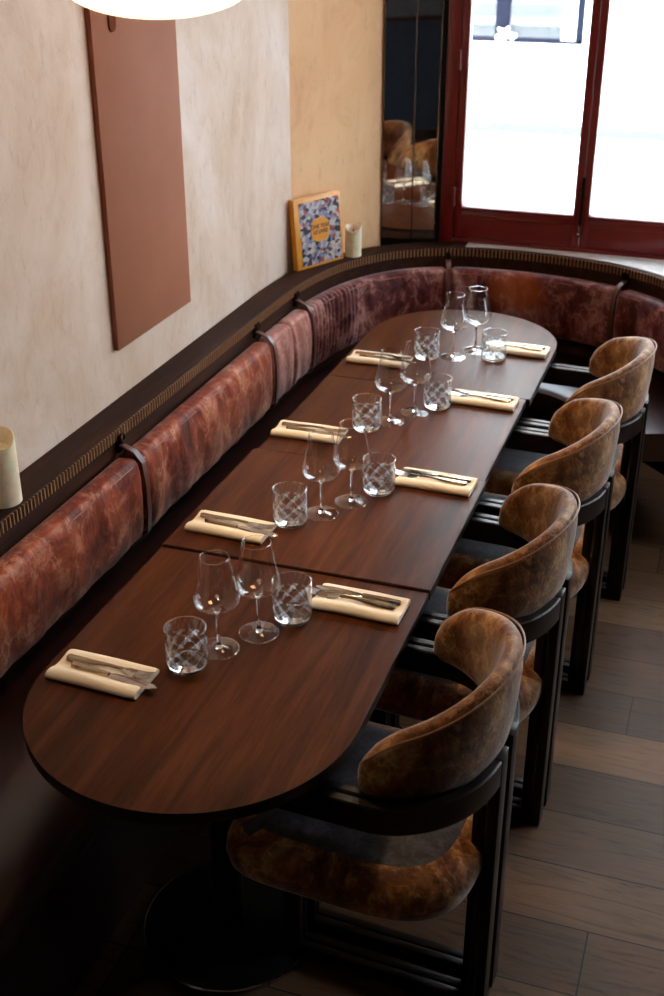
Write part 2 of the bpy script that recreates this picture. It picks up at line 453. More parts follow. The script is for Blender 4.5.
# ------------------------------------------------------------------ street beyond the glass
struct(boxobj('street', (0, 9.0, -.08), (60, 8.1, .1), M['asphalt'], smooth=False))
struct(boxobj('pavement', (0, 13.3, .0), (60, 1.6, .14), M['pavement'], smooth=False))
k = struct(boxobj('kerb', (0, 12.46, -.005), (60, .12, .14), M['kerb'], smooth=False))
# opposite building with the blue shop window
fy = 14.
broot = empty('shop_building', (-1.9, fy, 0)); tag(broot, 'white facade across the street with a blue-framed shop window', 'building')
bm = bmesh.new()
sx0, sx1, sz0, sz1 = -1.2, .56, .66, 2.9
for (a, b, c, e) in ((-25, sx0, 0, 9), (sx1, 28, 0, 9), (sx0, sx1, 0, sz0), (sx0, sx1, sz1, 9)):
    box(bm, ((a+b)/2, .2, (c+e)/2), (b-a, .4, e-c))
from_bm('facade', bm, M['facade'], broot, smooth=False)
bm = bmesh.new()
for (a, b, c, e) in ((sx0, sx0+.06, sz0, sz1), (sx1-.09, sx1, sz0, sz1), (-.42, -.27, sz0, sz1), (sx0, sx1, sz0, sz0+.05), (sx0, sx1, sz1-.08, sz1)):
    box(bm, ((a+b)/2, .06, (c+e)/2), (b-a, .1, e-c), .006)
fr = from_bm('shop_window_frame', bm, M['shopblue'], broot)
for (a, b) in ((sx0+.06, -.42), (-.27, sx1-.09)):
    boxobj('shop_pane', ((a+b)/2, .06, 1.75), (b-a, .01, 2.1), M['thin'], fr, smooth=False)
boxobj('display_back', (-.3, .55, 1.8), (1.9, .05, 2.3), M['shopgrey'], broot, smooth=False)
for z in (.86, 1.06, 1.24, 1.5):
    boxobj('display_shelf', (-.3, .38, z), (1.8, .3, .03 if z != .86 else .08), M['shoppale'], broot, smooth=False)
p = boxobj('sign', (.40, -.002, .95), (.15, .01, .5), M['whitepaper'], broot, smooth=False)
fl = bmesh.new()
for i in range(14):
    bmesh.ops.create_icosphere(fl, subdivisions=1, radius=random.uniform(.018, .034), matrix=Matrix.Translation((-.27+random.uniform(-.11, .1), -.06+random.uniform(-.03, .03), .73+random.uniform(-.05, .1))))
fo = from_bm('flower_heads', fl, M['whitepaper'], broot); fo['label'] = 'white blooms'

# ------------------------------------------------------------------ bench: path along the wall and round the window end
Y_START = 1.15
def _catmull(pts, n=24):
    out = []
    for i in range(len(pts)-1):
        p0 = pts[max(i-1, 0)]; p1 = pts[i]; p2 = pts[i+1]; p3 = pts[min(i+2, len(pts)-1)]
        for k in range(n):
            t = k/n
            out.append(.5*((2*p1)+(p2-p0)*t+(2*p0-5*p1+4*p2-p3)*t*t+(3*p1-p0-3*p2+p3)*t**3))
    out.append(pts[-1]); return out
_ctrl = [(-.988, Y_START), (-.988, 2.0), (-.988, 2.8), (-.988, 3.5), (-.985, 3.95), (-.962, 4.19), (-.905, 4.40), (-.810, 4.565), (-.68, 4.68), (-.53, 4.742), (-.36, 4.763),
         (-.19, 4.758), (-.03, 4.733), (.12, 4.685), (.245, 4.613), (.36, 4.51), (.46, 4.385), (.54, 4.235), (.59, 4.06)]
_pp = _catmull([Vector(p) for p in _ctrl])
_cum = [0.]
for _a, _b in zip(_pp[:-1], _pp[1:]): _cum.append(_cum[-1]+(_b-_a).length)
def path_len(): return _cum[-1]
import bisect
def path(u, nrm_off=0.):
    """u metres along the inlay line from the near end; returns point and outward normal"""
    i = min(max(bisect.bisect_right(_cum, u)-1, 0), len(_pp)-2)
    f = (u-_cum[i])/max(1e-9, _cum[i+1]-_cum[i]); p = _pp[i].lerp(_pp[i+1], f)
    def tan(j): return (_pp[min(j+1, len(_pp)-1)]-_pp[max(j-1, 0)]).normalized()
    t = tan(i).lerp(tan(i+1), f).normalized(); nn = Vector((-t.y, t.x))
    return p+nn*nrm_off, nn
def u_of(x, y):
    q = Vector((x, y)); i = min(range(len(_pp)), key=lambda k: (_pp[k]-q).length_squared); return _cum[i]
def us(u0, u1, step=.05):
    k = max(2, int(math.ceil((u1-u0)/step))); return [u0+(u1-u0)*i/k for i in range(k+1)]
def sweep(bm, prof, u0, u1, step=.045, yclamp=None, cap=True):
    rings = []
    for u in us(u0, u1, step):
        r = []
        for n_, z in prof:
            p, nn = path(u, n_)
            y = p.y if yclamp is None else min(p.y, yclamp)
            r.append((p.x, y, z))
        rings.append(r)
    loft(bm, rings, True, cap)
UL = path_len()
bench = empty('banquette_bench', (-.99, Y_START, 0))
tag(bench, 'built-in dark wood bench running along the plaster wall and curving round by the window', 'bench')
def bpart(name, bm, mat, parent=None, **kw):
    o = from_bm(name, bm, mat, None, **kw)
    o.parent = parent or bench
    if parent is None: o.matrix_parent_inverse = Matrix.Translation(bench.location).inverted()
    return o
bm = bmesh.new()
sweep(bm, [(-.004, .822), (-.006, .856), (-.002, .860), (.098, .860), (.098, .822)], 0, UL, yclamp=YWIN-.003)
bpart('rail', bm, M['railwood'])
rail = [o for o in SC.objects if o.name == 'rail'][0]
bm = bmesh.new()
sweep(bm, [(.002, .10), (.001, .8215), (.022, .8215), (.022, .10)], 0, UL)
bpart('back_board', bm, M['railwood'])
bm = bmesh.new()
u = .006
while u < UL:
    p, nn = path(u, -.0065); ang = math.atan2(nn.y, nn.x)
    box(bm, (p.x, p.y, .844), (.0035, .0055, .030), 0, Matrix.Rotation(ang, 3, 'Z'))
    u += .0155
ip = bpart('inlay', bm, M['inlay'], smooth=False); ip['label'] = 'pale toothed inlay strip'
# seat and front panel
bm = bmesh.new()
sweep(bm, [(-.415, .36), (-.428, .40), (-.425, .445), (-.405, .462), (-.2, .468), (-.001, .462), (-.001, .36)], 0, UL, .06)
bpart('seat_cushion', bm, M['seatleather'])
bm = bmesh.new()
sweep(bm, [(-.39, .0), (-.39, .359), (-.36, .359), (-.36, .0)], 0, UL, .06)
bpart('front_panel', bm, M['benchred'])
# white window ledge filling the gap between the rail and the window
ua, ub = u_of(-.50, 4.75), UL
pts = []
for u in us(ua, ub, .05):
    p, nn = path(u, .024); pts.append((p.x, min(p.y, YWIN-.004)))
bm = bmesh.new(); prism(bm, [(pts[0][0], YWIN-.001)]+pts+[(1.1, pts[-1][1]), (1.1, YWIN-.001)], .845, .8625)
struct(from_bm('trim_1', bm, M['sill'], smooth=False), 'white window ledge behind the curved rail')
# hooks
H = [u_of(-1, 2.655), u_of(-1, 3.64), u_of(-1, 4.02), u_of(-.57, 4.73), u_of(.165, 4.665)]
def hook_at(u):
    p, nn = path(u); ang = math.atan2(nn.y, nn.x)
    R = Matrix.Rotation(ang, 3, 'Z')
    bm = bmesh.new()
    o3 = Vector((p.x, p.y, 0))
    box(bm, R @ Vector((-.006, 0, .815))+o3, (.012, .026, .05), .003, R)
    tube(bm, [R @ Vector((-.018, .011*math.cos(2*PI*i/18), .832+.013*math.sin(2*PI*i/18)))+o3 for i in range(18)], .0038, 8, True)
    bmesh.ops.create_uvsphere(bm, u_segments=10, v_segments=6, radius=.006, matrix=Matrix.Translation(R @ Vector((-.014, 0, .806))+o3))
    return bpart('hook', bm, M['hook'])
for h in H: hook_at(h)

# hanging back cushions
def cushion_prof(k=1.):
    """closed cross-section, k squeezes it towards an end"""
    cn, cz, hn, hz = -.036, .662, .034, .126
    out = []
    N = 28
    for i in range(N):
        a = 2*PI*i/N; c, s = math.cos(a), math.sin(a); e = .42
        n_ = cn+hn*k*math.copysign(abs(c)**e, c); z = cz+hz*(1-(1-k)*.25)*math.copysign(abs(s)**e, s)
        # front bulge
        if c < 0: n_ -= .012*k*(1-((z-cz)/hz)**2)
        out.append((n_, z))
    return out
def cushion(u0, u1, label, seam=None, mat='velvet_bench'):
    root = empty('back_cushion')
    p, nn = path((u0+u1)/2); root.location = (p.x, p.y, .53)
    tag(root, label, 'cushion', 'velvet back cushions hung along the bench')
    inv = Matrix.Translation(root.location).inverted()
    bm = bmesh.new(); rings = []
    pleat = mat == 'velvet_wine' and u0 < u_of(-.8, 4.55)
    K_ = 240 if pleat else 60
    L = u1-u0; st = sorted(set([round(u0+L*i/K_, 5) for i in range(K_+1)]+[u0+.004, u1-.004, u0+.012, u1-.012]))
    rnd = random.Random(label)
    ph = rnd.uniform(0, 6)
    for u in st:
        e = min(u-u0, u1-u)
        k = 1.-.45*(1-min(1, e/.03))**2
        if seam: k = min(k, 1-.38*max(0, 1-abs(u-seam)/.018))
        ring = []
        for n_, z in cushion_prof(k):
            w = .0025*math.sin(u*31+ph+z*6)+.0015*math.sin(u*83+z*20+ph)
            if pleat and u-u0 < .42: w += .0045*math.sin(u*215+1.5*math.sin(z*9+u*7))*min(1, (u-u0)/.06)*min(1, (u0+.42-u)/.15)
            if n_ < -.02: n_ += w
            q, _ = path(u, n_); ring.append((q.x, q.y, z))
        rings.append(ring)
    loft(bm, rings)
    o = from_bm('cushion_body', bm, M[mat], root, angle=60); o.matrix_parent_inverse = inv
    bm = bmesh.new(); pts = []
    for u in us(u0+.012, u1-.012, .03):
        q, _ = path(u, -.0665); pts.append((q.x, q.y, .771))
    tube(bm, pts, .0022, 6)
    o = from_bm('piping', bm, M['piping_bench'], root); o.matrix_parent_inverse = inv
    return root, inv
def strap(u, root, inv):
    bm = bmesh.new(); rings = []
    w = .011
    loop = [(-.012, .812), (-.03, .806), (-.055, .797), (-.078, .77), (-.086, .70), (-.086, .62), (-.080, .555), (-.06, .53), (-.02, .528)]
    for n_, z in loop:
        r = []
        for dn, du in ((0, -w), (0, w), (.004, w), (.004, -w)):
            q, _ = path(u+du, n_+dn); r.append((q.x, q.y, z+(.003 if dn == 0 and z > .79 else 0)))
        rings.append(r)
    loft(bm, rings)
    o = from_bm('strap', bm, M['strap'], root, angle=50); o.matrix_parent_inverse = inv
edges = [0.]+H+[UL]
labs = ['rust velvet back cushion at the lower left, nearest the camera before the first strap',
        'long rust velvet back cushion between the first and second leather straps',
        'short pinkish velvet back cushion with a middle seam where the bench begins to curve',
        'pleated burgundy velvet back cushion wrapping the left bend below the book and mirror',
        'dark burgundy velvet back cushion under the window, with one orange patch',
        'burgundy velvet back cushion at the right end behind the farthest armchair']
for i, lb in enumerate(labs):
    a, b = edges[i]+.004, edges[i+1]-.004
    r, inv = cushion(a, b, lb, seam=(u_of(-1, 3.83) if i == 2 else None), mat=('velvet_bench', 'velvet_bench', 'velvet_pink', 'velvet_wine', 'velvet_wine', 'velvet_wine')[i])
    if i < 5: strap(edges[i+1], r, inv)

# ------------------------------------------------------------------ tables
XA, XB = -.662, 0.
def table(name, label, poly, zt, ped):
    root = empty(name, (ped[0], ped[1], 0)); tag(root, label, 'table', 'walnut tables joined in one long row')
    bm = bmesh.new()
    prism(bm, [(x-ped[0], y-ped[1]) for x, y in poly], zt-.026, zt)
    es = [e for e in bm.edges if abs(e.verts[0].co.z-e.verts[1].co.z) < 1e-6]
    bmesh.ops.bevel(bm, geom=es, offset=.002, segments=2, affect='EDGES')
    me_o = from_bm('tabletop', bm, M['walnut'], root, angle=30)
    me_o.data.materials.append(M['edgewood'])
    for p in me_o.data.polygons:
        if p.normal.z < .6: p.material_index = 1
    bm = bmesh.new(); lathe(bm, [(0, .02), (.035, .02), (.035, .70), (.12, .715), (.12, zt-.027), (0, zt-.027)], 28)
    from_bm('column', bm, M['blackmetal'], root)
    bm = bmesh.new(); lathe(bm, [(0, 0), (.2, 0), (.2, .012), (.185, .02), (0, .028)], 40)
    b = from_bm('base_plate', bm, M['blackmetal'], root)
    bm = bmesh.new(); lathe(bm, [(.2, 0), (.2035, .002), (.2035, .012), (.2, .0145), (.196, .012)], 56); e = from_bm('rim', bm, M['chrome'], b); e['label'] = 'chrome edge ring'
    return root
def arc(cx, cy, r, a0, a1, n=40):
    return [(cx+r*math.cos(math.radians(a0+(a1-a0)*i/n)), cy+r*math.sin(math.radians(a0+(a1-a0)*i/n))) for i in range(n+1)]
R_ = (XB-XA)/2; XM = (XA+XB)/2
table('dining_table', 'walnut table with a rounded near end, closest to the camera',
      arc(XM-.007, 1.400+R_+.004, R_+.004, 180, 360)+[(XB-.003, 2.2645), (XA-.011, 2.2645)], .748, (XM-.02, 1.86))
table('dining_table', 'square-cornered walnut table second from the camera, edge raised above the near one',
      [(XA-.012, 2.266), (XB, 2.266), (XB, 2.862), (XA-.012, 2.862)], .753, (XM, 2.57))
table('dining_table', 'square-cornered walnut table third from the camera, joined to the rounded far table',
      [(XA, 2.864), (XB-.006, 2.864), (XB-.006, 3.474), (XA, 3.474)], .751, (XM, 3.17))
table('dining_table', 'walnut table with a rounded far end, closest to the window',
      [(XA, 3.476), (XB+.006, 3.476)]+arc(XM+.003, 4.29-R_, R_+.003, 0, 180), .751, (XM, 3.86))

# ------------------------------------------------------------------ table ware
ZT = .754
def make_tumbler():
    root = empty('tumbler')
    ro, h = .0435, .094
    N = 180; rows = 64
    bm = bmesh.new(); grid = []; gv = {}
    for j in range(rows+1):
        z = h*j/rows; row = []
        for i in range(N):
            a = 2*PI*i/N; r = ro-.001*(1-z/h)
            if z < .008: r -= .003*(1-z/.008)**2
            g = 0.
            if .012 < z < .066:
                f = min(1, (z-.012)/.004, (.066-z)/.004)
                for p, ls in (((a*8/(2*PI)+z/.036) % 1, ((.42, .028, 1.), (.54, .028, 1.), (.66, .028, 1.), (.30, .02, .8))), ((a*8/(2*PI)-z/.030+.3) % 1, ((.45, .026, .9), (.57, .026, .9)))):
                    for c_, wd, am in ls: g = max(g, am*math.exp(-((p-c_)/wd)**2))
                g *= f
            r -= .0016*g
            v = bm.verts.new((r*math.cos(a), r*math.sin(a), z)); gv[v] = g; row.append(v)
        grid.append(row)
    for A, B in zip(grid[:-1], grid[1:]):
        for i in range(N):
            j = (i+1) % N; f = bm.faces.new((A[i], A[j], B[j], B[i]))
            f.material_index = 1 if sum(gv[v] for v in f.verts)/4 > .38 else 0
    o = from_bm('glass_body', bm, M['thin'], root, angle=180); o.data.materials.append(M['frost'])
    bm = bmesh.new(); lathe(bm, [(ro-.0045, .0125), (ro-.0035, .03), (ro-.003, h)], 56)
    from_bm('inner_wall', bm, M['thin'], o, angle=180)
    bm = bmesh.new(); tube(bm, [((ro-.0012)*math.cos(2*PI*i/56), (ro-.0012)*math.sin(2*PI*i/56), h) for i in range(56)], .0013, 8, True)
    from_bm('rim', bm, M['cut'], o)
    bm = bmesh.new(); lathe(bm, [(0, .001), (ro-.007, .0008), (ro-.0045, .003), (ro-.0034, .008), (ro-.0042, .0115), (.012, .0125), (0, .0120)], 56)
    from_bm('base', bm, M['cut'], root, angle=60)
    return root
def make_wine():
    root = empty('wine_glass')
    bm = bmesh.new()
    lathe(bm, [(.0425, .0012), (.036, .0022), (.014, .0042), (.0065, .009)], 48)
    ft = from_bm('foot', bm, M['thin'], root, angle=180)
    bm = bmesh.new(); tube(bm, [(.0425*math.cos(2*PI*i/48), .0425*math.sin(2*PI*i/48), .0012) for i in range(48)], .0008, 6, True); from_bm('rim', bm, M['stem'], ft)
    bm = bmesh.new(); lathe(bm, [(0, .004), (.009, .0045), (.0062, .009), (.0036, .02), (.0032, .05), (.0034, .085), (.006, .093), (.009, .097), (0, .0965)], 24)
    from_bm('stem', bm, M['stem'], root, angle=70)
    bm = bmesh.new()
    P = [(0, .0968), (.016, .0985), (.030, .1035), (.040, .1115), (.0450, .121), (.0462, .129), (.0452, .138), (.0425, .151), (.0392, .167), (.0356, .185), (.0322, .203), (.0285, .226)]
    # smooth by subdividing
    Q = []
    for a, b in zip(P[:-1], P[1:]):
        for k in range(3): Q.append((a[0]+(b[0]-a[0])*k/3, a[1]+(b[1]-a[1])*k/3))
    Q.append(P[-1])
    Q = [(r*1.07, .0968+(z-.0968)*.965) for r, z in Q]
    lathe(bm, Q, 56)
    b = from_bm('bowl', bm, M['thin'], root, angle=180)
    bm = bmesh.new(); tube(bm, [(.0305*math.cos(2*PI*i/48), .0305*math.sin(2*PI*i/48), .2215) for i in range(48)], .0006, 6, True)
    from_bm('rim', bm, M['stem'], b)
    return root
def width_strip(bm, stations, th, arch=0.):
    """flat bar along x from (x, halfwidth, zmid) stations"""
    rings = []
    for x, w, z in stations:
        w *= 1.2; rings.append([(x, -w, z-th*.35), (x, -w*.6, z+th*.5), (x, w*.6, z+th*.5), (x, w, z-th*.35), (x, w*.6, z-th*.5), (x, -w*.6, z-th*.5)])
    loft(bm, rings)
def make_knife():
    root = empty('table_knife')
    bm = bmesh.new(); width_strip(bm, [(0, .004, .003), (.004, .0075, .003), (.03, .0082, .003), (.07, .0065, .003), (.09, .0055, .003)], .008)
    from_bm('handle', bm, M['brass'], root)
    bm = bmesh.new(); width_strip(bm, [(.089, .0055, .003), (.10, .0075, .003), (.13, .0098, .003), (.17, .0098, .003), (.192, .007, .003), (.203, .001, .003)], .0018)
    from_bm('blade', bm, M['steel'], root)
    return root
def make_fork():
    root = empty('table_fork')
    bm = bmesh.new(); width_strip(bm, [(0, .004, .003), (.004, .0085, .003), (.03, .008, .003), (.07, .005, .0045), (.10, .003, .006), (.13, .0032, .005)], .005)
    from_bm('handle', bm, M['brass'], root)
    bm = bmesh.new(); width_strip(bm, [(.129, .0032, .005), (.14, .009, .003), (.15, .0115, .0015), (.16, .0118, .0015)], .002)
    for k in range(4):
        y = -.0093+.0062*k
        rings = []
        for x, z in ((.159, .0015), (.175, .002), (.19, .004), (.199, .007)):
            hw = .0019 if x < .198 else .0008
            rings.append([(x, y-hw, z-.001), (x, y+hw, z-.001), (x, y+hw, z+.001), (x, y-hw, z+.001)])
        loft(bm, rings)
    from_bm('tines', bm, M['steel'], root)
    return root
def make_napkin():
    bm = bmesh.new()
    prof = [(-.050, .001), (-.055, .007), (-.053, .014), (-.046, .0185), (-.036, .019), (-.026, .0165), (-.016, .012), (-.004, .0105), (.008, .0105),
            (.02, .012), (.032, .0145), (.042, .0142), (.049, .011), (.052, .006), (.049, .001)]
    rings = []
    for i in range(25):
        x = .205*i/24
        e = min(x, .205-x)/.006; k = 1-.12*(1-min(1, e))**2
        rings.append([(x, y*(1-.02*(1-min(1, e)))+.0012*math.sin(x*28), .0005+z*k*(1+.05*math.sin(x*40+y*60))) for y, z in prof])
    loft(bm, rings)
    for f in bm.faces: pass
    o = from_bm('folded_napkin', bm, M['napkin'], angle=75)
    return o
protos = dict(t=make_tumbler(), w=make_wine(), k=make_knife(), f=make_fork(), n=make_napkin())
used = set()
def put(key, x, y, z, rotz, label, cat, group, tilt=0.):
    o = protos[key]
    if key in used: o = copy_tree(o)
    used.add(key)
    o.location = (x, y, z); o.rotation_euler = (0, tilt, rotz)
    tag(o, label, cat, group); return o
ORD = ['near rounded table', 'second table from the camera', 'third table from the camera', 'far rounded table']
TUM = [(-.400, 1.826, 'L'), (-.259, 2.065, 'R'), (-.417, 2.472, 'L'), (-.257, 2.712, 'R'), (-.412, 3.100, 'L'), (-.256, 3.330, 'R'), (-.398, 3.740, 'L'), (-.179, 3.800, 'R')]
WIN_ = [(-.364, 1.904, 'L'), (-.307, 1.988, 'R'), (-.358, 2.540, 'L'), (-.306, 2.628, 'R'), (-.360, 3.171, 'L'), (-.309, 3.260, 'R'), (-.312, 3.768, 'L'), (-.255, 3.855, 'R')]
ZTS = [.748, .753, .751, .751]
for i, (x, y, s) in enumerate(TUM):
    side = 'left' if s == 'L' else 'right'
    put('t', x, y, ZTS[i//2]+.0004, .3*i, 'cut-glass tumbler by the %s-hand napkin on the %s' % (side, ORD[i//2]), 'glass', 'cut-glass tumblers')
for i, (x, y, s) in enumerate(WIN_):
    side = 'left' if s == 'L' else 'right'
    put('w', x, y, ZTS[i//2]+.0004, 0, 'empty stemmed wine glass, %s one of the pair on the %s' % (side, ORD[i//2]), 'glass', 'stemmed wine glasses')
NAP = [(-.650, 1.742, -.03, 'L'), (-.236, 2.163, -.02, 'R'), (-.646, 2.395, -.03, 'L'), (-.226, 2.805, -.02, 'R'), (-.66, 3.005, .02, 'L'), (-.230, 3.415, -.02, 'R'), (-.641, 3.655, .0, 'L'), (-.216, 3.904, -.02, 'R')]
for i, (x, y, r, s) in enumerate(NAP):
    side = 'left' if s == 'L' else 'right'; zt = ZTS[i//2]; tb = ORD[i//2]
    put('n', x, y, zt+.0003, r, 'folded cream napkin under cutlery on the %s side of the %s' % (side, tb), 'napkin', 'folded cream napkins')
    zc = zt+.0125
    if s == 'L':   # handles to the wall, tips past the aisle end of the napkin
        put('k', x+.034, y-.006, zc+.0008, r-.07, 'table knife lying on the %s napkin of the %s' % (side, tb), 'knife', 'table knives on napkins', .0)
        put('f', x+.012, y+.016, zc+.001, r-.02, 'table fork lying on the %s napkin of the %s' % (side, tb), 'fork', 'table forks on napkins', .0)
    else:
        put('k', x+.192, y+.012, zc+.0008, r+PI-.03, 'table knife lying on the %s napkin of the %s' % (side, tb), 'knife', 'table knives on napkins')
        put('f', x+.186, y-.008, zc+.001, r+PI+.0, 'table fork lying on the %s napkin of the %s' % (side, tb), 'fork', 'table forks on napkins')

# ------------------------------------------------------------------ chairs
def u_plan(t, w=.230, xr=.226, xf=.040, ex=2.0):
    """t in -1..1 round the back; super-elliptic plan, tails at x=xf"""
    a = t*PI/2; c, s = math.cos(a), math.sin(a)
    x = xf+(xr-xf)*abs(c)**(2/ex)
    y = w*math.copysign(abs(s)**(2/ex), s)
    return x, y
def make_chair():
    root = empty('armchair')
    # upholstered back: a band that wraps from arm to arm
    NT_ = 64; P = []
    ts = [-1+2*i/400 for i in range(401)]
    pl = [Vector(u_plan(t)) for t in ts]
    ext = .012      # short straight run forward of the curve
    pl = [pl[0]+Vector((-ext, .004))]+pl+[pl[-1]+Vector((-ext, -.004))]
    cum = [0]
    for a, b in zip(pl[:-1], pl[1:]): cum.append(cum[-1]+(b-a).length)
    Ltot = cum[-1]
    def at(s):
        s = max(0, min(Ltot, s))
        for i in range(len(cum)-1):
            if cum[i+1] >= s:
                f = (s-cum[i])/max(1e-9, cum[i+1]-cum[i]); p = pl[i].lerp(pl[i+1], f)
                j0, j1 = max(0, i-6), min(len(pl)-1, i+7); tg = (pl[j1]-pl[j0]).normalized()
                return p, Vector((tg.y, -tg.x))
    rings = []; rim = []; low = []
    def prof(s):
        e = min(s, Ltot-s); m = 1-abs(2*s/Ltot-1)          # 0 at the tails, 1 at rear
        zb = .694-.025*math.sin(min(1, m*1.2)*PI/2)
        top = .815+.080*math.sin(min(1, m*1.05)*PI/2)**1.3
        rd = .095
        k = math.sqrt(max(0., 1-(1-min(1, e/rd))**2.2))
        zt = zb+.03+(top-zb-.03)*k
        zb2 = zb+.012*(1-min(1, e/.03))**2
        th = .026*math.sqrt(max(.03, 1-(1-min(1, e/.035))**2))
        return zb2, zt, th
    S_ = [0, .002, .006, .012, .02, .03]+[.03+(Ltot-.06)*i/NT_ for i in range(1, NT_)]+[Ltot-.03, Ltot-.02, Ltot-.012, Ltot-.006, Ltot-.002, Ltot]
    for s in S_:
        p, nn = at(s)
        if nn.dot(Vector((p.x-.02, p.y))) < 0: nn = -nn      # outward
        zb, zt, th = prof(s)
        ring = []
        K = 20
        cz, hz = (zb+zt)/2, (zt-zb)/2
        for i in range(K):
            a = 2*PI*i/K; c, q = math.cos(a), math.sin(a)
            nx = th*math.copysign(abs(c)**.75, c); z = cz+hz*math.copysign(abs(q)**.62, q)
            lean = .016*(z-.70)/.18*max(0, (p.x-.03)/.22)
            v = p+nn*(nx+lean)
            ring.append((v.x, v.y, z))
        rings.append(ring)
        lean = .016*(zt-.70)/.18*max(0, (p.x-.03)/.22)
        rim.append((p+nn*(th*.8+lean), zt-.006)); low.append((p+nn*(-th*.72+lean), zt-.005))
    bm = bmesh.new(); loft(bm, rings)
    bk = from_bm('backrest', bm, M['velvet_chair'], root, angle=80)
    bm = bmesh.new()
    tube(bm, [(v.x, v.y, z) for v, z in rim[3:-3]], .0022, 6)
    from_bm('piping', bm, M['piping_chair'], bk)
    # seat
    def seat_outline(k=0.):
        pts = []
        for i in range(72):
            a = 2*PI*i/72; c, s = math.cos(a), math.sin(a)
            ex = 2/3.4 if c > 0 else 2/7.
            x = -.022+(.250-k)*math.copysign(abs(c)**ex, c); y = (.245-k)*math.copysign(abs(s)**ex, s)
            pts.append((x, y))
        return pts
    rings = []
    for k, z in ((.07, .382), (.02, .383), (.006, .388), (0, .398), (-.006, .43), (-.004, .452), (.006, .468), (.022, .480), (.045, .488), (.075, .493), (.15, .497)):
        rings.append([(x, y, z) for x, y in seat_outline(k)])
    bm = bmesh.new(); loft(bm, rings)
    st = from_bm('seat', bm, M['velvet_chair'], root, angle=80)
    st.data.materials.append(M['seat_top_sheen'])
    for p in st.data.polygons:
        if p.normal.z > .96: p.material_index = 1  # upward faces take the painted window sheen
    # bent-wood frames, one per side, each of two laminated bars
    for sgn in (-1, 1):
        def pathxy(x_front):
            pts = [(x_front, sgn*.268)]
            pts.append((.05, sgn*.268))
            for i in range(1, 15):
                a = PI/2*i/14; pts.append((.05+.195*math.sin(a), sgn*(.040+.228*math.cos(a))))
            return [Vector(p) for p in pts]
        def ribbon(bm, pts, z0, z1, off, th):
            rings = []
            for i, p in enumerate(pts):
                t = (pts[min(i+1, len(pts)-1)]-pts[max(i-1, 0)]).normalized()
                nn = Vector((t.y, -t.x))
                if nn.dot(p-Vector((-.05, 0))) < 0: nn = -nn
                a = p+nn*off; b = p+nn*(off-th); c = .003
                rings.append([(a.x, a.y, z0+c), (a.x, a.y, z1-c), (a.x-nn.x*c, a.y-nn.y*c, z1), (b.x+nn.x*c, b.y+nn.y*c, z1), (b.x, b.y, z1-c), (b.x, b.y, z0+c), (b.x+nn.x*c, b.y+nn.y*c, z0), (a.x-nn.x*c, a.y-nn.y*c, z0)])
            loft(bm, rings)
        P = pathxy(-.22)
        bm = bmesh.new()
        ribbon(bm, P, .636, .698, .012, .022); ribbon(bm, P, .636, .698, -.016, .020)
        from_bm('arm', bm, M['framewood'], root, angle=30)
        bm = bmesh.new()
        box(bm, (.02, sgn*.052, .02), (.43, .02, .04), .003); box(bm, (.02, sgn*.028, .02), (.43, .02, .04), .003)
        from_bm('floor_runner', bm, M['framewood'], root, angle=30)
        bm = bmesh.new()
        box(bm, (.246, sgn*.040, .35), (.024, .046, .70), .003); box(bm, (.217, sgn*.040, .33), (.022, .046, .66), .003)
        from_bm('leg', bm, M['framewood'], root, angle=30)
        bm = bmesh.new()
        box(bm, (-.19, sgn*.052, .19), (.04, .02, .37), .003); box(bm, (-.19, sgn*.028, .19), (.04, .02, .37), .003)
        from_bm('leg', bm, M['framewood'], root, angle=30)
        # bracket carrying the seat and back
        bm = bmesh.new(); box(bm, (-.02, sgn*.045, .372), (.44, .06, .022), .003)
        from_bm('seat_rail', bm, M['framewood'], root, angle=30)
    return root
CH = [(.012, 1.875, -.055), (.024, 2.50, -.055), (.052, 3.105, -.05), (.092, 3.685, -.05)]
CL = ['golden-brown velvet armchair nearest the camera, beside the near rounded table',
      'golden-brown velvet armchair second from the camera, beside the second table',
      'golden-brown velvet armchair third from the camera, behind two nearer chairs',
      'golden-brown velvet armchair farthest from the camera, by the window bench']
pc = make_chair()
for i, (x, y, r) in enumerate(CH):
    o = pc if i == 0 else copy_tree(pc)
    o.location = (x, y, 0); o.rotation_euler = (0, 0, r)
    tag(o, CL[i], 'chair', 'velvet armchairs along the aisle')

# ------------------------------------------------------------------ wall board with its leather tab
pb = empty('wall_board', (XW, 2.834, 1.006)); tag(pb, 'tall terracotta board hung on the plaster wall', 'wall panel')
bm = bmesh.new(); box(bm, (.009, .243, .49), (.016, .486, .98), .003); b = from_bm('board', bm, M['panel'], pb, angle=30)
b.data.materials.append(M['paneledge'])
for p in b.data.polygons:
    if p.normal.x < .7: p.material_index = 1
bm = bmesh.new()
prism(bm, [(.038*0, 0)]+[], 0, 0) if False else None
rings = []
for x in (.0172, .0212):
    pts = [(-.018, .10), (.018, .10)]+[(.018*math.cos(a), -.02-.018*math.sin(a)) for a in [PI*i/12 for i in range(13)]]
    rings.append([(x, .105+y, .875+z) for y, z in pts])
loft(bm, rings); t = from_bm('leather_tab', bm, M['tab'], pb, smooth=False); t['label'] = 'brown leather hanging tab'

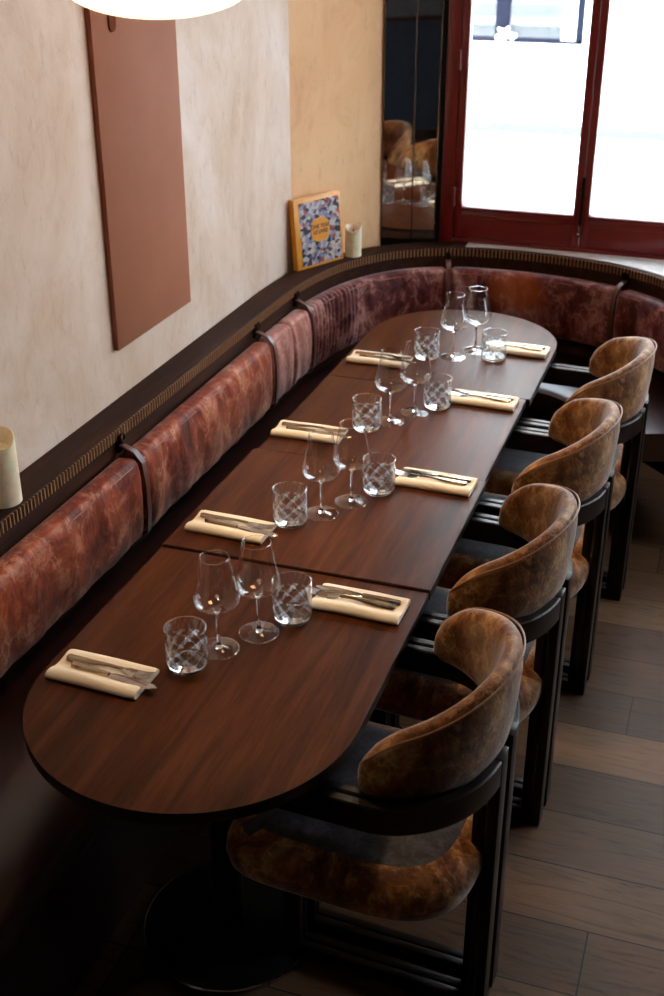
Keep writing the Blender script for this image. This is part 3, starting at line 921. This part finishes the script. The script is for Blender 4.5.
# ------------------------------------------------------------------ shelf items
def candle(label, x, y, r, h, rz):
    root = empty('candle', (x, y, .8605), rz); tag(root, label, 'candle', 'ivory candles on the bench rail')
    bm = bmesh.new(); N = 40
    def top(a): return h+.010*math.sin(a)+.006*math.sin(2*a+1)
    rows = []
    for k, f in ((0, 0), (1, 0), (1, 1), (.94, 1.01), (.86, .985), (.6, .86), (0, .84)):
        rows.append([(r*k*math.cos(2*PI*i/N), r*k*math.sin(2*PI*i/N), (top(2*PI*i/N)*f if f > .9 else h*f)) for i in range(N)])
    loft(bm, rows[1:-1]+[[(1e-4*math.cos(2*PI*i/N), 1e-4*math.sin(2*PI*i/N), h*.84) for i in range(N)]])
    from_bm('wax', bm, M['wax'], root, angle=50)
    bm = bmesh.new(); tube(bm, [(0, 0, h*.83), (.001, 0, h*.9), (.003, 0, h*.95)], [.003, .004, .001], 8); from_bm('wick', bm, M['wick'], root)
candle('short ivory candle beside the colourful book', -.905, 4.495, .033, .115, 0)
candle('thick ivory candle on the rail at the left edge of the photo', -1.036, 2.165, .044, .165, 1.)

bd = (C1-C0).normalized(); bn = Vector((bd.y, -bd.x)); ang = math.atan2(bd.y, bd.x)
bpos = Vector((-1.036, 4.212)); 
book = empty('book', (bpos.x, bpos.y, .8608), ang); book.rotation_euler = (math.radians(-5), 0, ang)
tag(book, 'upright yellow-edged book with a colourful collage cover in the corner', 'book')
BW, BH, BT = .255, .268, .026
bm = bmesh.new(); box(bm, (BW/2, BT/2, BH/2), (BW-.006, BT-.005, BH-.006)); from_bm('pages', bm, M['paper'], book, smooth=False)
bm = bmesh.new(); box(bm, (BW/2, .0012, BH/2), (BW, .0024, BH), .0008); box(bm, (BW/2, BT-.0012, BH/2), (BW, .0024, BH), .0008); box(bm, (.0012, BT/2, BH/2), (.0024, BT, BH), .0008)
cv = from_bm('cover', bm, M['yellow'], book)
boxobj('collage', (BW/2+.009, -.0006, BH/2-.004), (BW-.036, .0016, BH-.026), M['collage'], cv, smooth=False)
bm = bmesh.new()
oc = [(.052*math.copysign(abs(math.cos(a))**.8, math.cos(a)), .046*math.copysign(abs(math.sin(a))**.8, math.sin(a))) for a in [2*PI*i/32 for i in range(32)]]
loft(bm, [[(BW/2+.006+x, y, BH/2+.004+z) for x, z in oc] for y in (-.0012, -.0030)])
from_bm('badge', bm, M['yellow'], cv, smooth=False)
def text_mesh(name, body, size, mat, parent, loc, rot):
    cu = bpy.data.curves.new(name, 'FONT'); cu.body = body; cu.size = size; cu.align_x = 'CENTER'; cu.align_y = 'CENTER'; cu.extrude = .0004; cu.offset = .0004
    o = bpy.data.objects.new(name, cu); COL.objects.link(o)
    dg = bpy.context.evaluated_depsgraph_get(); me = bpy.data.meshes.new_from_object(o.evaluated_get(dg))
    bpy.data.objects.remove(o); bpy.data.curves.remove(cu)
    me.materials.clear(); me.materials.append(mat)
    r = link(name, me, None, parent, loc); r.rotation_euler = rot; return r
text_mesh('title', 'ONE YEAR\nLE LIVRE', .0215, M['ink'], cv, (BW/2+.006, -.0036, BH/2+.006), (PI/2, 0, 0))

# ------------------------------------------------------------------ pendant lamp
def pendant(LP, label, mat='lamp'):
    lroot = empty('pendant_lamp', LP); tag(lroot, label, 'lamp', 'opal pendant lamps over the tables')
    bm = bmesh.new()
    pr = [(0, -.05)]+[(.141*math.sin(a), -.05*math.cos(a)) for a in [PI*i/24 for i in range(1, 24)]]+[(0, .05)]
    lathe(bm, pr, 56); sh = from_bm('lamp_shade', bm, M[mat], lroot)
    bm = bmesh.new(); tube(bm, [(0, 0, .05), (0, 0, ZCEIL-LP.z-.02)], .004, 8); from_bm('cord', bm, M['cord'], lroot)
    bm = bmesh.new(); lathe(bm, [(0, 0), (.05, 0), (.05, -.018), (0, -.022)], 24, (0, 0, ZCEIL-LP.z)); from_bm('ceiling_rose', bm, M['cord'], lroot)
pendant(Vector((-.333, 1.745, 2.048)), 'glowing opal pendant lamp hanging at the top left', 'lampdim')
pendant(Vector((-.333, 2.75, 2.27)), 'added unseen opal pendant lamp over the middle of the table row, above the photo')  # added out of view as warm fill over the tables
# added unseen ceiling spots, warm fill light for the table row
def fill_downlight(x, y, tx, ty, power, label):
    root = empty('fill_downlight', (x, y, ZCEIL)); tag(root, label, 'ceiling light', 'added ceiling fill spots')
    bm = bmesh.new(); lathe(bm, [(.045, .0), (.058, -.002), (.06, -.012), (.048, -.012), (.045, .0)], 28); from_bm('fill_spot_bezel', bm, M['blackmetal'], root)
    ld = bpy.data.lights.new('fill_spot_bulb', 'SPOT'); ld.energy = power; ld.color = (1., .74, .46); ld.spot_size = math.radians(34); ld.spot_blend = .8; ld.shadow_soft_size = .05
    lo = bpy.data.objects.new('fill_spot_bulb', ld); COL.objects.link(lo); lo.parent = root; lo.location = (0, 0, -.03)
    d = Vector((tx-x, ty-y, .75-ZCEIL)); lo.rotation_euler = d.to_track_quat('-Z', 'Y').to_euler()
fill_downlight(-.62, 2.15, -.20, 2.05, 72, 'added unseen ceiling spot over the near table, above the photo')
fill_downlight(-.62, 2.95, -.20, 2.80, 125, 'added unseen ceiling spot over the middle tables, above the photo')
fill_downlight(-.62, 3.80, -.20, 3.60, 60, 'added unseen ceiling spot over the far table, above the photo')

# ------------------------------------------------------------------ daylight
w = bpy.data.worlds.new('World'); SC.world = w; w.use_nodes = True
bg = w.node_tree.nodes['Background']; bg.inputs[0].default_value = (.80, .90, 1., 1); bg.inputs[1].default_value = 13.5
sun = bpy.data.lights.new('sun', 'SUN'); sun.energy = 12; sun.angle = .02; sun.color = (1, .96, .9)
so = bpy.data.objects.new('sun', sun); COL.objects.link(so)
so.rotation_euler = (math.radians(40), 0, math.radians(-25))     # from behind the room onto the street
# ------------------------------------------------------------------ camera
cam = bpy.data.cameras.new('camera'); co = bpy.data.objects.new('camera', cam); COL.objects.link(co)
cam.sensor_fit = 'VERTICAL'; cam.sensor_height = 36; cam.lens = 1193/996*36
co.location = (.377*1.42, 0, .75+1.42); co.rotation_euler = (math.radians(63), 0, math.radians(18.8))
cam.dof.use_dof = True; cam.dof.focus_distance = 2.75; cam.dof.aperture_fstop = 4.5
cam.clip_start = .05
SC.camera = co
SC.view_settings.view_transform = 'Standard'; SC.view_settings.look = 'None'; SC.view_settings.gamma = 1; SC.view_settings.exposure = 0.; SC.view_settings.use_curve_mapping = False
cy = SC.cycles
cy.use_denoising = True; cy.max_bounces = 14; cy.transmission_bounces = 12; cy.transparent_max_bounces = 16; cy.glossy_bounces = 6; cy.diffuse_bounces = 5
cy.sample_clamp_indirect = 8.
